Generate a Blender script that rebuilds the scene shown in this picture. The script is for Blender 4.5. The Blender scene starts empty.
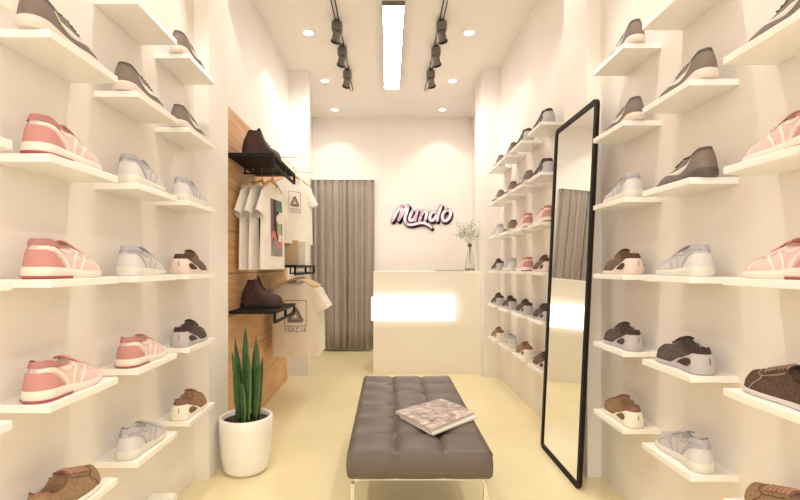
import bpy, bmesh, math, random
from mathutils import Vector, Matrix, Euler
random.seed(7)
PI = math.pi
SC = bpy.context.scene
COL = SC.collection

# ------------------------------------------------------------------ camera
F = 460.0                    # focal length in pixels of an 800 px wide frame
CAMH = 1.125
cam_d = bpy.data.cameras.new('camera')
cam = bpy.data.objects.new('camera', cam_d); COL.objects.link(cam)
cam.location = (0, 0, CAMH)
cam.rotation_euler = (PI/2, 0, 0)
cam_d.sensor_width = 36; cam_d.lens = 36*F/800
cam_d.shift_x = 12/800; cam_d.shift_y = 17/800
cam_d.clip_start = 0.02
SC.camera = cam

# ------------------------------------------------------------------ world, exposure
W = bpy.data.worlds.new('world'); SC.world = W; W.use_nodes = True
W.node_tree.nodes['Background'].inputs[0].default_value = (1.0, 0.94, 0.86, 1)
W.node_tree.nodes['Background'].inputs[1].default_value = 2.2
SC.view_settings.view_transform = 'Standard'
SC.view_settings.look = 'None'
SC.view_settings.gamma = 1
SC.view_settings.use_curve_mapping = False
SC.view_settings.exposure = 0.16
DOWN_W = 20.0                # watts of each downlight
TRACK_W = 13.0               # watts of each track spot
STRIP_E = 22.0               # emission of the ceiling strip
BOX_E = 1.25                  # emission of the counter light box
WARM = (1.0, 0.93, 0.85)

# ------------------------------------------------------------------ materials
def lin(c):
    return tuple(((v/255)/12.92 if v/255 <= .04045 else ((v/255+.055)/1.055)**2.4) for v in c) + (1,)
MATS = {}
def mat(name, rgb, rough=.6, metal=0, spec=.5, var=0, scale=40, bump=0, emit=0, trans=0, rgb2=None, coat=0):
    if name in MATS: return MATS[name]
    m = bpy.data.materials.new(name); m.use_nodes = True
    nt = m.node_tree; b = nt.nodes['Principled BSDF']
    b.inputs['Base Color'].default_value = lin(rgb)
    b.inputs['Roughness'].default_value = rough
    b.inputs['Metallic'].default_value = metal
    b.inputs['Specular IOR Level'].default_value = spec
    b.inputs['Transmission Weight'].default_value = trans
    b.inputs['Coat Weight'].default_value = coat
    tc = nt.nodes.new('ShaderNodeTexCoord')
    if var or bump or rgb2:
        n = nt.nodes.new('ShaderNodeTexNoise'); n.inputs['Scale'].default_value = scale
        n.inputs['Detail'].default_value = 4
        nt.links.new(tc.outputs['Object'], n.inputs['Vector'])
        if var or rgb2:
            r = nt.nodes.new('ShaderNodeValToRGB')
            a = rgb2 if rgb2 else tuple(max(0, v*(1-var)) for v in rgb)
            c = rgb if rgb2 else tuple(min(255, v*(1+var)) for v in rgb)
            r.color_ramp.elements[0].color = lin(a); r.color_ramp.elements[0].position = .35
            r.color_ramp.elements[1].color = lin(c); r.color_ramp.elements[1].position = .65
            nt.links.new(n.outputs['Fac'], r.inputs['Fac'])
            nt.links.new(r.outputs['Color'], b.inputs['Base Color'])
        if bump:
            bp = nt.nodes.new('ShaderNodeBump'); bp.inputs['Strength'].default_value = bump
            bp.inputs['Distance'].default_value = .003
            nt.links.new(n.outputs['Fac'], bp.inputs['Height'])
            nt.links.new(bp.outputs['Normal'], b.inputs['Normal'])
    if emit:
        b.inputs['Emission Color'].default_value = (1, .97, .92, 1)
        b.inputs['Emission Strength'].default_value = emit
    MATS[name] = m
    return m

WALL = mat('painted plaster', (246, 238, 230), .55, var=.008, scale=3)
CEIL = mat('ceiling paint', (250, 245, 238), .7)
SHELF = mat('white lacquer', (251, 247, 240), .3)
FLOOR = mat('pale yellow resin', (243, 229, 184), .22, var=.015, scale=1.5)
BLACK = mat('black powder coat', (34, 27, 25), .65, spec=.2)
TRACKG = mat('dark grey lamp housing', (104, 95, 86), .45)
EMSTRIP = mat('strip diffuser', (255, 255, 255), .5, emit=STRIP_E)
EMBOX = mat('light box acrylic', (255, 255, 255), .4, emit=BOX_E)
EMDOWN = mat('downlight lens', (255, 255, 255), .5, emit=6)

# timber: planks with seams
def timber_mat():
    m = bpy.data.materials.new('oak planks'); m.use_nodes = True
    nt = m.node_tree; b = nt.nodes['Principled BSDF']; b.inputs['Roughness'].default_value = .5
    tc = nt.nodes.new('ShaderNodeTexCoord')
    mp = nt.nodes.new('ShaderNodeMapping'); mp.inputs['Scale'].default_value = (1, 1.2, 14)
    nz = nt.nodes.new('ShaderNodeTexNoise'); nz.inputs['Scale'].default_value = 2.5; nz.inputs['Detail'].default_value = 6
    nt.links.new(tc.outputs['Object'], mp.inputs['Vector']); nt.links.new(mp.outputs['Vector'], nz.inputs['Vector'])
    rp = nt.nodes.new('ShaderNodeValToRGB')
    rp.color_ramp.elements[0].color = lin((208, 156, 104)); rp.color_ramp.elements[0].position = .3
    rp.color_ramp.elements[1].color = lin((232, 190, 142)); rp.color_ramp.elements[1].position = .7
    nt.links.new(nz.outputs['Fac'], rp.inputs['Fac'])
    nt.links.new(rp.outputs['Color'], b.inputs['Base Color'])
    return m
TIMBER = timber_mat()

# ------------------------------------------------------------------ mesh helpers
def finish(name, bm, m, parent=None, smooth=False, bevel=0, sharp=40):
    me = bpy.data.meshes.new(name)
    bmesh.ops.recalc_face_normals(bm, faces=bm.faces)
    bm.to_mesh(me); bm.free()
    for mm in (m if isinstance(m, (list, tuple)) else [m]): me.materials.append(mm)
    o = bpy.data.objects.new(name, me); COL.objects.link(o)
    if smooth:
        for p in me.polygons: p.use_smooth = True
        if hasattr(me, 'set_sharp_from_angle'): me.set_sharp_from_angle(angle=math.radians(sharp))
    if bevel:
        md = o.modifiers.new('bevel', 'BEVEL'); md.width = bevel; md.segments = 2; md.limit_method = 'ANGLE'
        md.angle_limit = math.radians(50)
    if parent: o.parent = parent
    return o
def box(bm, x0, x1, y0, y1, z0, z1, M=None, mi=0):
    v = [bm.verts.new((x, y, z)) for z in (z0, z1) for y in (y0, y1) for x in (x0, x1)]
    if M:
        for q in v: q.co = M @ q.co
    for f in ((0, 2, 3, 1), (4, 5, 7, 6), (0, 1, 5, 4), (2, 6, 7, 3), (0, 4, 6, 2), (1, 3, 7, 5)):
        fc = bm.faces.new([v[i] for i in f]); fc.material_index = mi
    return v
def tube(bm, pts, r, n=8, closed=False, cap=True):
    pts = [Vector(p) for p in pts]; rings = []
    R = r if isinstance(r, (list, tuple)) else [r]*len(pts)
    for i, p in enumerate(pts):
        a = pts[i-1] if (i > 0 or closed) else p
        b = pts[(i+1) % len(pts)] if (i < len(pts)-1 or closed) else p
        d = (b-a).normalized()
        up = Vector((0, 0, 1)) if abs(d.z) < .9 else Vector((1, 0, 0))
        s = d.cross(up).normalized(); u = s.cross(d)
        rings.append([bm.verts.new(p + s*math.cos(k*2*PI/n)*R[i] + u*math.sin(k*2*PI/n)*R[i]) for k in range(n)])
    m = len(rings)
    for i in range(m if closed else m-1):
        A, B = rings[i], rings[(i+1) % m]
        for k in range(n): bm.faces.new((A[k], A[(k+1) % n], B[(k+1) % n], B[k]))
    if cap and not closed: bm.faces.new(rings[0]); bm.faces.new(rings[-1])
def lathe(bm, prof, n=32, c=(0, 0, 0), mi=0):
    rings = []
    for r, z in prof:
        if r < 1e-5: rings.append([bm.verts.new((c[0], c[1], c[2]+z))])
        else: rings.append([bm.verts.new((c[0]+r*math.cos(k*2*PI/n), c[1]+r*math.sin(k*2*PI/n), c[2]+z)) for k in range(n)])
    for A, B in zip(rings, rings[1:]):
        for k in range(n):
            k2 = (k+1) % n
            if len(A) == 1 and len(B) == 1: continue
            if len(A) == 1: f = bm.faces.new((A[0], B[k2], B[k]))
            elif len(B) == 1: f = bm.faces.new((A[k], A[k2], B[0]))
            else: f = bm.faces.new((A[k], A[k2], B[k2], B[k]))
            f.material_index = mi
def grid_faces(bm, rows, mi=0, closed=False):
    for A, B in zip(rows, rows[1:]):
        n = len(A)
        for k in range(n if closed else n-1):
            try:
                f = bm.faces.new((A[k], A[(k+1) % n], B[(k+1) % n], B[k])); f.material_index = mi
            except ValueError: pass
def thing(name, label, cat, loc=(0, 0, 0), rz=0, group=None):
    o = bpy.data.objects.new(name, None); COL.objects.link(o)
    o.empty_display_size = .05
    o.location = loc; o.rotation_euler = (0, 0, rz)
    o['label'] = label; o['category'] = cat
    if group: o['group'] = group
    return o
def tag(o, label, cat, group=None, kind=None):
    o['label'] = label; o['category'] = cat
    if group: o['group'] = group
    if kind: o['kind'] = kind
    return o
def struct(name, bm, m, label=None, **k):
    o = finish(name, bm, m, **k); o['kind'] = 'structure'
    if label: o['label'] = label
    return o
CH = {}
def copy_tree(o, parent=None):
    c = o.copy(); COL.objects.link(c)
    if parent: c.parent = parent
    for ch in o.children: copy_tree(ch, c)
    return c
def bx(name, m, b, parent=None, bevel=0, **k):
    bm = bmesh.new(); box(bm, *b); return finish(name, bm, m, parent, bevel=bevel, **k)
def sbox(name, m, b, label=None, bevel=0):
    bm = bmesh.new(); box(bm, *b); return struct(name, bm, m, label, bevel=bevel)
def sstep(a, b, x):
    x = max(0, min(1, (x-a)/(b-a))); return x*x*(3-2*x)
def tab(T, x):
    if x <= T[0][0]: return T[0][1]
    if x >= T[-1][0]: return T[-1][1]
    for i in range(len(T)-1):
        if T[i][0] <= x <= T[i+1][0]: break
    x0, y0 = T[i]; x1, y1 = T[i+1]; h = x1-x0
    def sl(j):
        if j <= 0 or j >= len(T)-1: return 0 if j <= 0 else (T[-1][1]-T[-2][1])/(T[-1][0]-T[-2][0])
        a = (T[j][1]-T[j-1][1])/(T[j][0]-T[j-1][0]); b = (T[j+1][1]-T[j][1])/(T[j+1][0]-T[j][0])
        return 0 if a*b <= 0 else 2*a*b/(a+b)
    s = (x-x0)/h; m0, m1 = sl(i)*h, sl(i+1)*h
    return (2*s**3-3*s*s+1)*y0+(s**3-2*s*s+s)*m0+(-2*s**3+3*s*s)*y1+(s**3-s*s)*m1

# ------------------------------------------------------------------ room shell
CZ = 3.15; BACK = 6.235; FRONT = -1.3
XL = -1.023; XR = 1.143
sbox('floor', FLOOR, (XL-.1, XR+.1, FRONT, BACK+.1, -.1, 0), 'pale yellow glossy resin floor')
sbox('ceiling', CEIL, (XL-.1, XR+.1, FRONT, BACK+.1, CZ, CZ+.1), 'cream painted flat ceiling')
sbox('wall_left', WALL, (XL-.1, XL, FRONT, BACK+.1, 0, CZ), 'cream wall on the left behind shelves and timber')
sbox('wall_right', WALL, (XR, XR+.1, FRONT, BACK+.1, 0, CZ), 'cream wall on the right behind the shoe shelves')
sbox('wall_back', WALL, (XL, XR, BACK, BACK+.1, 0, CZ), 'cream back wall behind the counter')
sbox('trim_1', WALL, (XL, -.944, 2.426, 2.714, 0, CZ), 'cream pilaster on the left behind the potted plant')
sbox('trim_2', WALL, (XL, -.818, 4.75, 4.81, 0, CZ), 'cream pilaster on the left before the curtain')
sbox('trim_3', WALL, (1.07, XR, 2.468, 2.80, 0, CZ), 'cream pilaster on the right behind the mirror')
sbox('trim_4', WALL, (.98, XR, 4.69, 5.18, 0, CZ), 'cream pilaster on the right at the counter end')

# ------------------------------------------------------------------ lights
def spot(loc, target, watts, ang=110, blend=.7, size=.05, parent=None):
    l = bpy.data.lights.new('lamp_light', 'SPOT'); l.energy = watts; l.color = WARM
    l.spot_size = math.radians(ang); l.spot_blend = blend; l.shadow_soft_size = size
    o = bpy.data.objects.new('lamp_light', l); COL.objects.link(o)
    d = Vector(target)-Vector(loc); o.rotation_euler = d.to_track_quat('-Z', 'Y').to_euler()
    o.location = loc
    if parent:
        o.parent = parent; o.location = Vector(loc)-parent.location
    return o
order = ['farthest', 'second from the back wall', 'third from the back wall', 'fourth from the back wall', 'fifth from the back wall', 'nearest']
for side, sx in (('left', -.685), ('right', .70)):
    for i, y in enumerate((5.91, 4.99, 3.97, 2.80, 1.66, .45)):
        t = thing('downlight', 'round recessed ceiling downlight in the %s row, %s' % (side, order[i]), 'ceiling light',
                  (sx, y, CZ), 0, 'recessed downlights in the ceiling')
        bm = bmesh.new(); lathe(bm, [(.052, 0), (.052, -.004), (.043, -.006), (.043, 0)], 24)
        finish('trim_ring', bm, SHELF, t, smooth=True)
        bm = bmesh.new(); lathe(bm, [(0, -.0035), (.043, -.0035), (.043, -.001), (0, -.001)], 24)
        finish('lens', bm, EMDOWN, t)
        spot((sx, y, CZ-.012), (sx, y, 0), DOWN_W*(.45, .4, .5, .55, 2.2, .9)[i], 98, .3, .03, t)

# ceiling strip
t = thing('strip_light', 'long white rectangular strip light fixed under the ceiling centre', 'ceiling light', (.042, 4.315, CZ))
bx('housing', TRACKG, (-.086, .086, -.815, .815, -.036, 0), t)
bx('diffuser', EMSTRIP, (-.080, .080, -.811, .811, -.039, -.0362), t)
# tracks with spots
def rot_to(d): return Vector(d).to_track_quat('-Z', 'Y').to_matrix().to_4x4()
for side, sx, sg in (('left', -.416, -1), ('right', .436, 1)):
    t = thing('light_track', 'dark double rail lighting track on the %s side of the ceiling' % side, 'light track', (sx, 3.6, CZ), 0, 'ceiling light tracks')
    bm = bmesh.new()
    box(bm, -.017, -.0115, -1.95, 1.66, -.016, 0); box(bm, .0115, .017, -1.95, 1.66, -.016, 0)
    finish('rail', bm, BLACK, t)
    bx('channel', SHELF, (-.0115, .0115, -1.95, 1.66, -.006, 0), t)
    for i, y in enumerate((3.76, 4.20, 4.70)):
        nm = ('nearest to the camera', 'middle of three', 'nearest to the back wall')[i]
        h = thing('track_spotlight', 'dark grey spotlight on the %s ceiling track, %s' % (side, nm), 'spotlight', (sx, y, CZ-.017), 0, 'track spotlights')
        bx('adapter', TRACKG, (-.043, .043, -.04, .04, -.085, -.008), h, bevel=.014)
        bx('track_clip', BLACK, (-.022, .022, -.03, .03, -.009, 0), h)
        bm = bmesh.new(); tube(bm, [(0, 0, -.083), (0, 0, -.105)], .010); finish('joint', bm, BLACK, h)
        aim = Vector((sg*.34, .78, -.75)).normalized()
        R = rot_to(aim); T = Matrix.Translation((sg*.004, .0, -.128)) @ R
        bm = bmesh.new(); lathe(bm, [(0, .045), (.032, .040), (.036, .033), (.036, -.042), (.033, -.042), (.030, -.034), (0, -.034)], 20)
        bmesh.ops.transform(bm, matrix=T, verts=bm.verts); finish('lamp_head', bm, TRACKG, h, smooth=True)
        bm = bmesh.new(); lathe(bm, [(.0365, -.026), (.040, -.028), (.040, -.044), (.033, -.044)], 20)
        bmesh.ops.transform(bm, matrix=T, verts=bm.verts); finish('bezel', bm, BLACK, h, smooth=True)
        bm = bmesh.new(); lathe(bm, [(0, -.035), (.03, -.035)], 20)
        bmesh.ops.transform(bm, matrix=T, verts=bm.verts); finish('lens', bm, EMDOWN, h)
        p = Vector((sx, y, CZ-.017)) + T @ Vector((0, 0, -.048))
        spot(p, p+aim, TRACK_W, 95, .8, .03, h)

# ------------------------------------------------------------------ wall shelves
ROWZ = [CAMH+v for v in (-.678, -.355, -.032, .293, .614, .937)]      # shelf top heights, bottom to top
RN = ['lowest', 'second lowest', 'third lowest', 'fourth lowest', 'fifth lowest', 'sixth lowest']
TH = .022
def shelf(x0, x1, y0, y1, z, label, group):
    bm = bmesh.new(); box(bm, x0, x1, y0, y1, z-TH, z)
    o = finish('wall_shelf', bm, SHELF, bevel=.002)
    o.location = ((x0+x1)/2, (y0+y1)/2, z-TH)
    o.data.transform(Matrix.Translation(-Vector(o.location)))
    return tag(o, label, 'shelf', group)
LB = [.768, 1.184, 1.600, 2.016]
LN = ['column cut off by the left photo edge', 'nearest full column', 'middle column', 'column beside the pilaster']
for b, y0 in enumerate(LB):
    for r, z in enumerate(ROWZ):
        if b == 0 and r in (0, 5): continue
        if b == 1 and r == 5: continue
        if b == 0: lab = 'white shelf end in the %s, %s' % (LN[0], {1: 'lowest one there', 2: 'second one up', 3: 'third one up', 4: 'topmost one'}[r])
        else: lab = 'white shoe shelf on left wall, %s, %s' % (LN[b], RN[r])
        shelf(XL, -.87, y0, y0+.299, z, lab, 'white shoe shelves on the left wall')
RB = [1.067, 1.497, 1.923]
RNM = ['column at the right photo edge', 'middle column', 'column beside the mirror']
for b, y0 in enumerate(RB):
    for r, z in enumerate(ROWZ):
        if b == 0 and r == 5: continue
        shelf(.983, XR, y0, y0+.283, z, 'white shoe shelf on right wall, %s, %s' % (RNM[b], RN[r]), 'white shoe shelves on the near right wall')
FB = [2.960, 3.388, 3.816, 4.244]
FNM = ['column next to mirror', 'second column from mirror', 'third column from mirror', 'column nearest the counter']
for b, y0 in enumerate(FB):
    for r, z in enumerate(ROWZ):
        shelf(.983, XR, y0, y0+.283, z, 'white shoe shelf on far right wall, %s, %s' % (FNM[b], RN[r]), 'white shoe shelves on the far right wall')

# ------------------------------------------------------------------ shoes
class Last:
    """closed-form shoe surface: t 0 heel .. 1 toe, v -1..1 across (|v| 1 at the sole, 0 at the centre)"""
    def __init__(s, L, wmax, H, D, hs, zs=1.0, op=.74):
        s.L = L; s.H = H; s.D = D; s.hs = hs; s.op = op
        s.wt = [(0, .80), (.12, .80), (.3, .76), (.48, .86), (.68, 1.0), (.82, .97), (1, .80)]
        s.wmax = wmax
    def w(s, t):
        e = 1
        if t < .13: e = math.sqrt(max(0, 1-((.13-t)/.13)**2))
        if t > .78: e = (max(0, 1-((t-.78)/.22)**2.3))**.55
        return s.wmax*tab(s.wt, t)*e
    def P(s, t, v, inf=0.0):
        a_ = abs(v); sg = 1 if v >= 0 else -1
        w = s.w(t); w += inf*min(1, w/.012); H = tab(s.H, t)+inf; zb = tab(s.hs, t)-.006
        D = tab(s.D, t); opn = min(1, D/.03)
        wo = w*(.5+(s.op-.5-.16*(1-sstep(.05, .3, t)))*opn)
        if a_ >= .35:
            a = (1-a_)/.65
            x = wo+(w-wo)*(1-a**(2.4-.9*(1-sstep(.05, .3, t)))); z = zb+(H-zb)*(a**.92)
            if opn < .99:
                # dome: keep rounding the crest
                pass
        else:
            q = a_/.35
            x = wo*q
            crown = (1-opn)*(.008 + .10*(w*.5))*min(1, w/.03)
            z = H + crown*(1-q*q) - D*sstep(0, .38, 1-q)
        y = (t-.5)*(s.L+2*inf) + .015*(1-sstep(0, .22, t))*max(0, (z-zb)/.09)**2.2
        cx = .006*math.sin(PI*(t-.1))
        return Vector((sg*x+cx, y, z))
def ts(n, a=0.0, b=1.0):
    return [a+(b-a)*(1-math.cos(PI*i/n))/2 for i in range(n+1)]
def mesh_upper(la, n=34, m=26):
    bm = bmesh.new(); rows = []
    for t in ts(n):
        rows.append([bm.verts.new(la.P(t, -1+2*j/m)) for j in range(m+1)])
    grid_faces(bm, rows)
    bmesh.ops.remove_doubles(bm, verts=bm.verts, dist=1e-5)
    return bm
def mesh_sole(la, out=.004, zadd=0, t0=0, t1=1, bot=0.0, spring=.010):
    bm = bmesh.new(); T = ts(26)
    def bz(t): return bot+spring*sstep(.72, 1, t)**1.3
    lv = []
    for (k, o_) in ((0, out-.004), (.25, out), (.75, out), (1, out-.002)):
        ring = []
        for sg, TT in ((1, T), (-1, T[::-1][1:-1])):
            for t in TT:
                p = la.P(t, sg*1.0, o_)
                z = bz(t)+(tab(la.hs, t)+zadd-bz(t))*k
                ring.append(bm.verts.new((p.x, (t-.5)*(la.L+2*o_), z)))
        lv.append(ring)
    grid_faces(bm, lv, closed=True)
    n = len(T)
    for ring in (lv[0], lv[-1]):
        for i in range(n-1):
            j0 = (len(ring)-i) % len(ring); j1 = (len(ring)-i-1) % len(ring)
            vs = []
            for q in (ring[i], ring[i+1], ring[j1], ring[j0]):
                if q not in vs: vs.append(q)
            if len(vs) > 2:
                try: bm.faces.new(vs)
                except ValueError: pass
    return bm
def ribbon(bm, la, path, width, inf=.0022, sides=(1, -1), seg=6, thick=.0016):
    """path: (t, s) points; width metres (number or list per point)"""
    n = len(path); Wd = width if isinstance(width, list) else [width]*n
    X = [(i/(n-1), p[0]*la.L) for i, p in enumerate(path)]; Y = [(i/(n-1), p[1]*.085) for i, p in enumerate(path)]
    Wt = [(i/(n-1), Wd[i]) for i in range(n)]; N = seg*(n-1)
    for sg in sides:
        top = []
        for i in range(N+1):
            u = i/N; a = max(0, u-.02); b = min(1, u+.02)
            x, y = tab(X, u), tab(Y, u)
            dx, dy = tab(X, b)-tab(X, a), tab(Y, b)-tab(Y, a)
            l = math.hypot(dx, dy) or 1; nx, ny = -dy/l, dx/l; w = tab(Wt, u)/2
            row = []
            for k in (-1, -.4, .4, 1):
                t = (x+nx*w*k)/la.L; s_ = (y+ny*w*k)/.085
                row.append(bm.verts.new(la.P(max(.001, min(.999, t)), sg*max(.02, min(1, s_)), inf if abs(k) < 1 else inf-thick)))
            top.append(row)
        grid_faces(bm, top)
def heel_patch(bm, la, t1, s0f, inf=.002, n=14, m=8, s1=1.0):
    """covers the back of the shoe from side to side; s0f(t) upper limit in s"""
    for sg in (1, -1):
        rows = []
        for i in range(n+1):
            t = t1*(1-math.cos(PI/2*i/n))
            s0 = s0f(t/t1); s1_ = s1 if s1 > .9 else s0+(s1-s0)*(1-.8*sstep(.55, 1, t/t1))
            rows.append([bm.verts.new(la.P(t, sg*(s0+(s1_-s0)*k/m), inf)) for k in range(m+1)])
        grid_faces(bm, rows)
    bmesh.ops.remove_doubles(bm, verts=bm.verts, dist=2e-4)
def laces(bm, la, tt, r=.0028, hw=.30):
    for t in tt:
        for dt in (0,):
            tube(bm, [la.P(t+.012*math.copysign(1, q)*0+.01*q/hw, q, .0035) for q in (-hw, -hw*.5, -.001, hw*.5, hw)], r, 6)
def tongue(bm, la, ta, tb, hw, up, back):
    rows = []
    pts = [(tb, 0, 0), ((ta*.4+tb*.6), .001, 0), (ta, .004, 0), (ta-.03, up*.6, 0), (ta-back, up, 0)]
    base = la.P(ta, .001)
    for (t, dz, _) in pts:
        tt_ = max(t, ta)
        c = la.P(tt_, .001); row = []
        for k in (-1, -.5, 0, .5, 1):
            row.append(Vector((c.x+k*hw, (t-.5)*la.L, c.z+dz-.006*k*k+.003)))
        rows.append(row)
    for off in (0,):
        top = [[bm.verts.new(p) for p in r] for r in rows]
        low = [[bm.verts.new(p+Vector((0, .004, -.005))) for p in r] for r in rows]
        grid_faces(bm, top); grid_faces(bm, low)
        for a, b in ((top[-1], low[-1]),): grid_faces(bm, [a, b])
        grid_faces(bm, [[r[0] for r in top], [r[0] for r in low]]); grid_faces(bm, [[r[-1] for r in top], [r[-1] for r in low]])

H_SN = [(0, .104), (.08, .105), (.16, .102), (.28, .087), (.36, .085), (.43, .088), (.55, .075), (.7, .058), (.82, .051), (.92, .045), (1, .030)]
D_SN = [(0, .022), (.03, .032), (.08, .05), (.3, .05), (.385, .042), (.43, 0), (1, 0)]
HS_SN = [(0, .032), (.3, .029), (.6, .021), (1, .020)]

def shoe_root(kind):
    r = bpy.data.objects.new(kind, None); COL.objects.link(r); r.empty_display_size = .03; return r

def make_sneaker(c):
    """c: upper, sole, heel, line, lining, lace colours"""
    r = shoe_root('sneaker'); la = Last(.268, .045, H_SN, D_SN, HS_SN)
    finish('upper', mesh_upper(la), c['upper'], r, smooth=True, sharp=80)
    finish('sole', mesh_sole(la, spring=.008), c['sole'], r, smooth=True)
    bm = bmesh.new(); heel_patch(bm, la, .30, lambda u: .60+.38*max(0, u-.12)**1.9/.88**1.9); finish('heel_panel', bm, c['heel'], r, smooth=True)
    bm = bmesh.new(); ribbon(bm, la, [(.01, .56), (.15, .56), (.25, .66), (.31, .82), (.33, .97)], .011)
    ribbon(bm, la, [(.50, .42), (.46, .6), (.42, .75), (.40, .97)], .009)
    ribbon(bm, la, [(.62, .42), (.585, .6), (.54, .75), (.50, .97)], .009)
    ribbon(bm, la, [(.70, .40), (.76, .55), (.80, .72), (.80, .97)], .007)
    ribbon(bm, la, [(.24, .42), (.34, .50), (.44, .45), (.56, .36), (.68, .36)], .008)
    finish('stripe', bm, c['line'], r, smooth=True)
    bm = bmesh.new(); heel_patch(bm, la, .34, lambda u: .352, inf=.0030, s1=.50, m=3); finish('collar', bm, c['lining'], r, smooth=True)
    bm = bmesh.new(); tongue(bm, la, .43, .62, .019, .006, .05); finish('tongue', bm, c['tongue'], r, smooth=True)
    bm = bmesh.new(); laces(bm, la, [.46, .505, .55, .595, .64]); finish('laces', bm, c['lace'], r, smooth=True)
    if 'tread' in c:
        bm = mesh_sole(la, out=.0055, spring=.008)
        for v in list(bm.verts):
            if v.co.z > .012: v.co.z = .005
        bmesh.ops.delete(bm, geom=[v for v in bm.verts if v.co.y > -.03], context='VERTS')
        finish('tread', bm, c['tread'], r)
    return r

H_RN = [(0, .097), (.08, .097), (.18, .090), (.3, .078), (.4, .080), (.52, .068), (.68, .052), (.84, .042), (.94, .034), (1, .020)]
D_RN = D_SN
def make_runner(c):
    r = shoe_root('running_shoe'); la = Last(.288, .044, H_RN, D_RN, [(0, .030), (.25, .024), (.5, .014), (1, .016)])
    finish('upper', mesh_upper(la), c['upper'], r, smooth=True, sharp=80)
    finish('sole', mesh_sole(la, spring=.006), c['sole'], r, smooth=True)
    bm = bmesh.new(); heel_patch(bm, la, .26, lambda u: .50+.48*u**2.4); finish('heel_panel', bm, c['heel'], r, smooth=True)
    bm = bmesh.new(); ribbon(bm, la, [(.22, .50), (.30, .66), (.42, .74), (.56, .66), (.74, .46)], [.002, .009, .015, .010, .002]); finish('side_flash', bm, c['flash'], r, smooth=True)
    bm = bmesh.new(); heel_patch(bm, la, .34, lambda u: .352, inf=.0015, s1=.44, m=3); finish('collar', bm, c['lining'], r, smooth=True)
    bm = bmesh.new(); tongue(bm, la, .42, .60, .018, .006, .05); finish('tongue', bm, c['lining'], r, smooth=True)
    bm = bmesh.new(); laces(bm, la, [.46, .51, .56, .61]); finish('laces', bm, c['lace'], r, smooth=True)
    return r

H_WD = [(0, .087), (.09, .087), (.2, .079), (.3, .080), (.40, .097), (.5, .092), (.62, .074), (.74, .060), (.84, .055), (.92, .049), (.97, .040), (1, .026)]
D_WD = [(0, .018), (.03, .026), (.08, .04), (.3, .04), (.36, .035), (.41, 0), (1, 0)]
def make_wedge(c):
    r = shoe_root('wedge_sneaker'); la = Last(.274, .047, H_WD, D_WD, [(0, .020), (.4, .016), (1, .014)])
    finish('upper', mesh_upper(la), c['upper'], r, smooth=True, sharp=80)
    finish('sole', mesh_sole(la, spring=.006), c['sole'], r, smooth=True)
    bm = bmesh.new(); heel_patch(bm, la, .60, lambda u: min(.985, .56+.425*sstep(.12, 1.0, u)), inf=.0045, n=20, m=10); finish('heel_cup', bm, c['sole'], r, smooth=True)
    for sd in (1, -1):
        bm = bmesh.new(); ribbon(bm, la, [(.10, .815), (.135, .81), (.19, .81), (.26, .83), (.33, .872), (.39, .915)], [.003, .015, .021, .018, .010, .001], inf=.0062, thick=.0008, sides=(sd,))
        finish('side_opening', bm, c['hole'], r, smooth=True)
    bm = bmesh.new(); ribbon(bm, la, [(.0012, .66), (.0012, .72), (.0012, .78), (.0012, .84)], [.0002, .0006, .0006, .0002], inf=.0062, thick=.0008, sides=(1,)); finish('heel_opening', bm, c['hole'], r, smooth=True)
    bm = bmesh.new(); heel_patch(bm, la, .38, lambda u: .352, inf=.003, s1=.54, m=3); finish('collar', bm, c['lining'], r, smooth=True)
    bm = bmesh.new(); tongue(bm, la, .42, .52, .019, .003, .02); finish('tongue', bm, c['lining'], r, smooth=True)
    bm = bmesh.new(); laces(bm, la, [.48, .52, .56, .60, .64]); finish('laces', bm, c['lace'], r, smooth=True)
    bm = bmesh.new(); ribbon(bm, la, [(.97, .70), (.93, .50), (.87, .30), (.86, .04)], .008, inf=.002); finish('toe_seam', bm, c['lining'], r, smooth=True)
    return r

H_CS = [(0, .083), (.06, .083), (.2, .066), (.32, .072), (.40, .089), (.55, .078), (.7, .064), (.82, .058), (.93, .050), (1, .032)]
def make_casual(c):
    r = shoe_root('casual_shoe'); la = Last(.270, .047, H_CS, D_SN, [(0, .018), (.5, .014), (1, .016)])
    finish('upper', mesh_upper(la), c['upper'], r, smooth=True, sharp=80)
    finish('sole', mesh_sole(la, spring=.005), c['sole'], r, smooth=True)
    bm = bmesh.new(); heel_patch(bm, la, .34, lambda u: .352, inf=.0015, s1=.40, m=3); finish('collar', bm, c['lining'], r, smooth=True)
    bm = bmesh.new(); tongue(bm, la, .42, .64, .019, .010, .05); finish('tongue', bm, c['lining'], r, smooth=True)
    bm = bmesh.new(); laces(bm, la, [.44, .49, .54, .59, .64, .69], r=.0036, hw=.36); finish('laces', bm, c['lace'], r, smooth=True)
    bm = bmesh.new(); ribbon(bm, la, [(.72, .40), (.68, .52), (.74, .72), (.80, .97)], .0025)
    ribbon(bm, la, [(.40, .42), (.52, .46), (.66, .46), (.75, .40), (.78, .2), (.785, .03)], .0025); finish('seam', bm, c['seam'], r, smooth=True)
    return r

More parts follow.
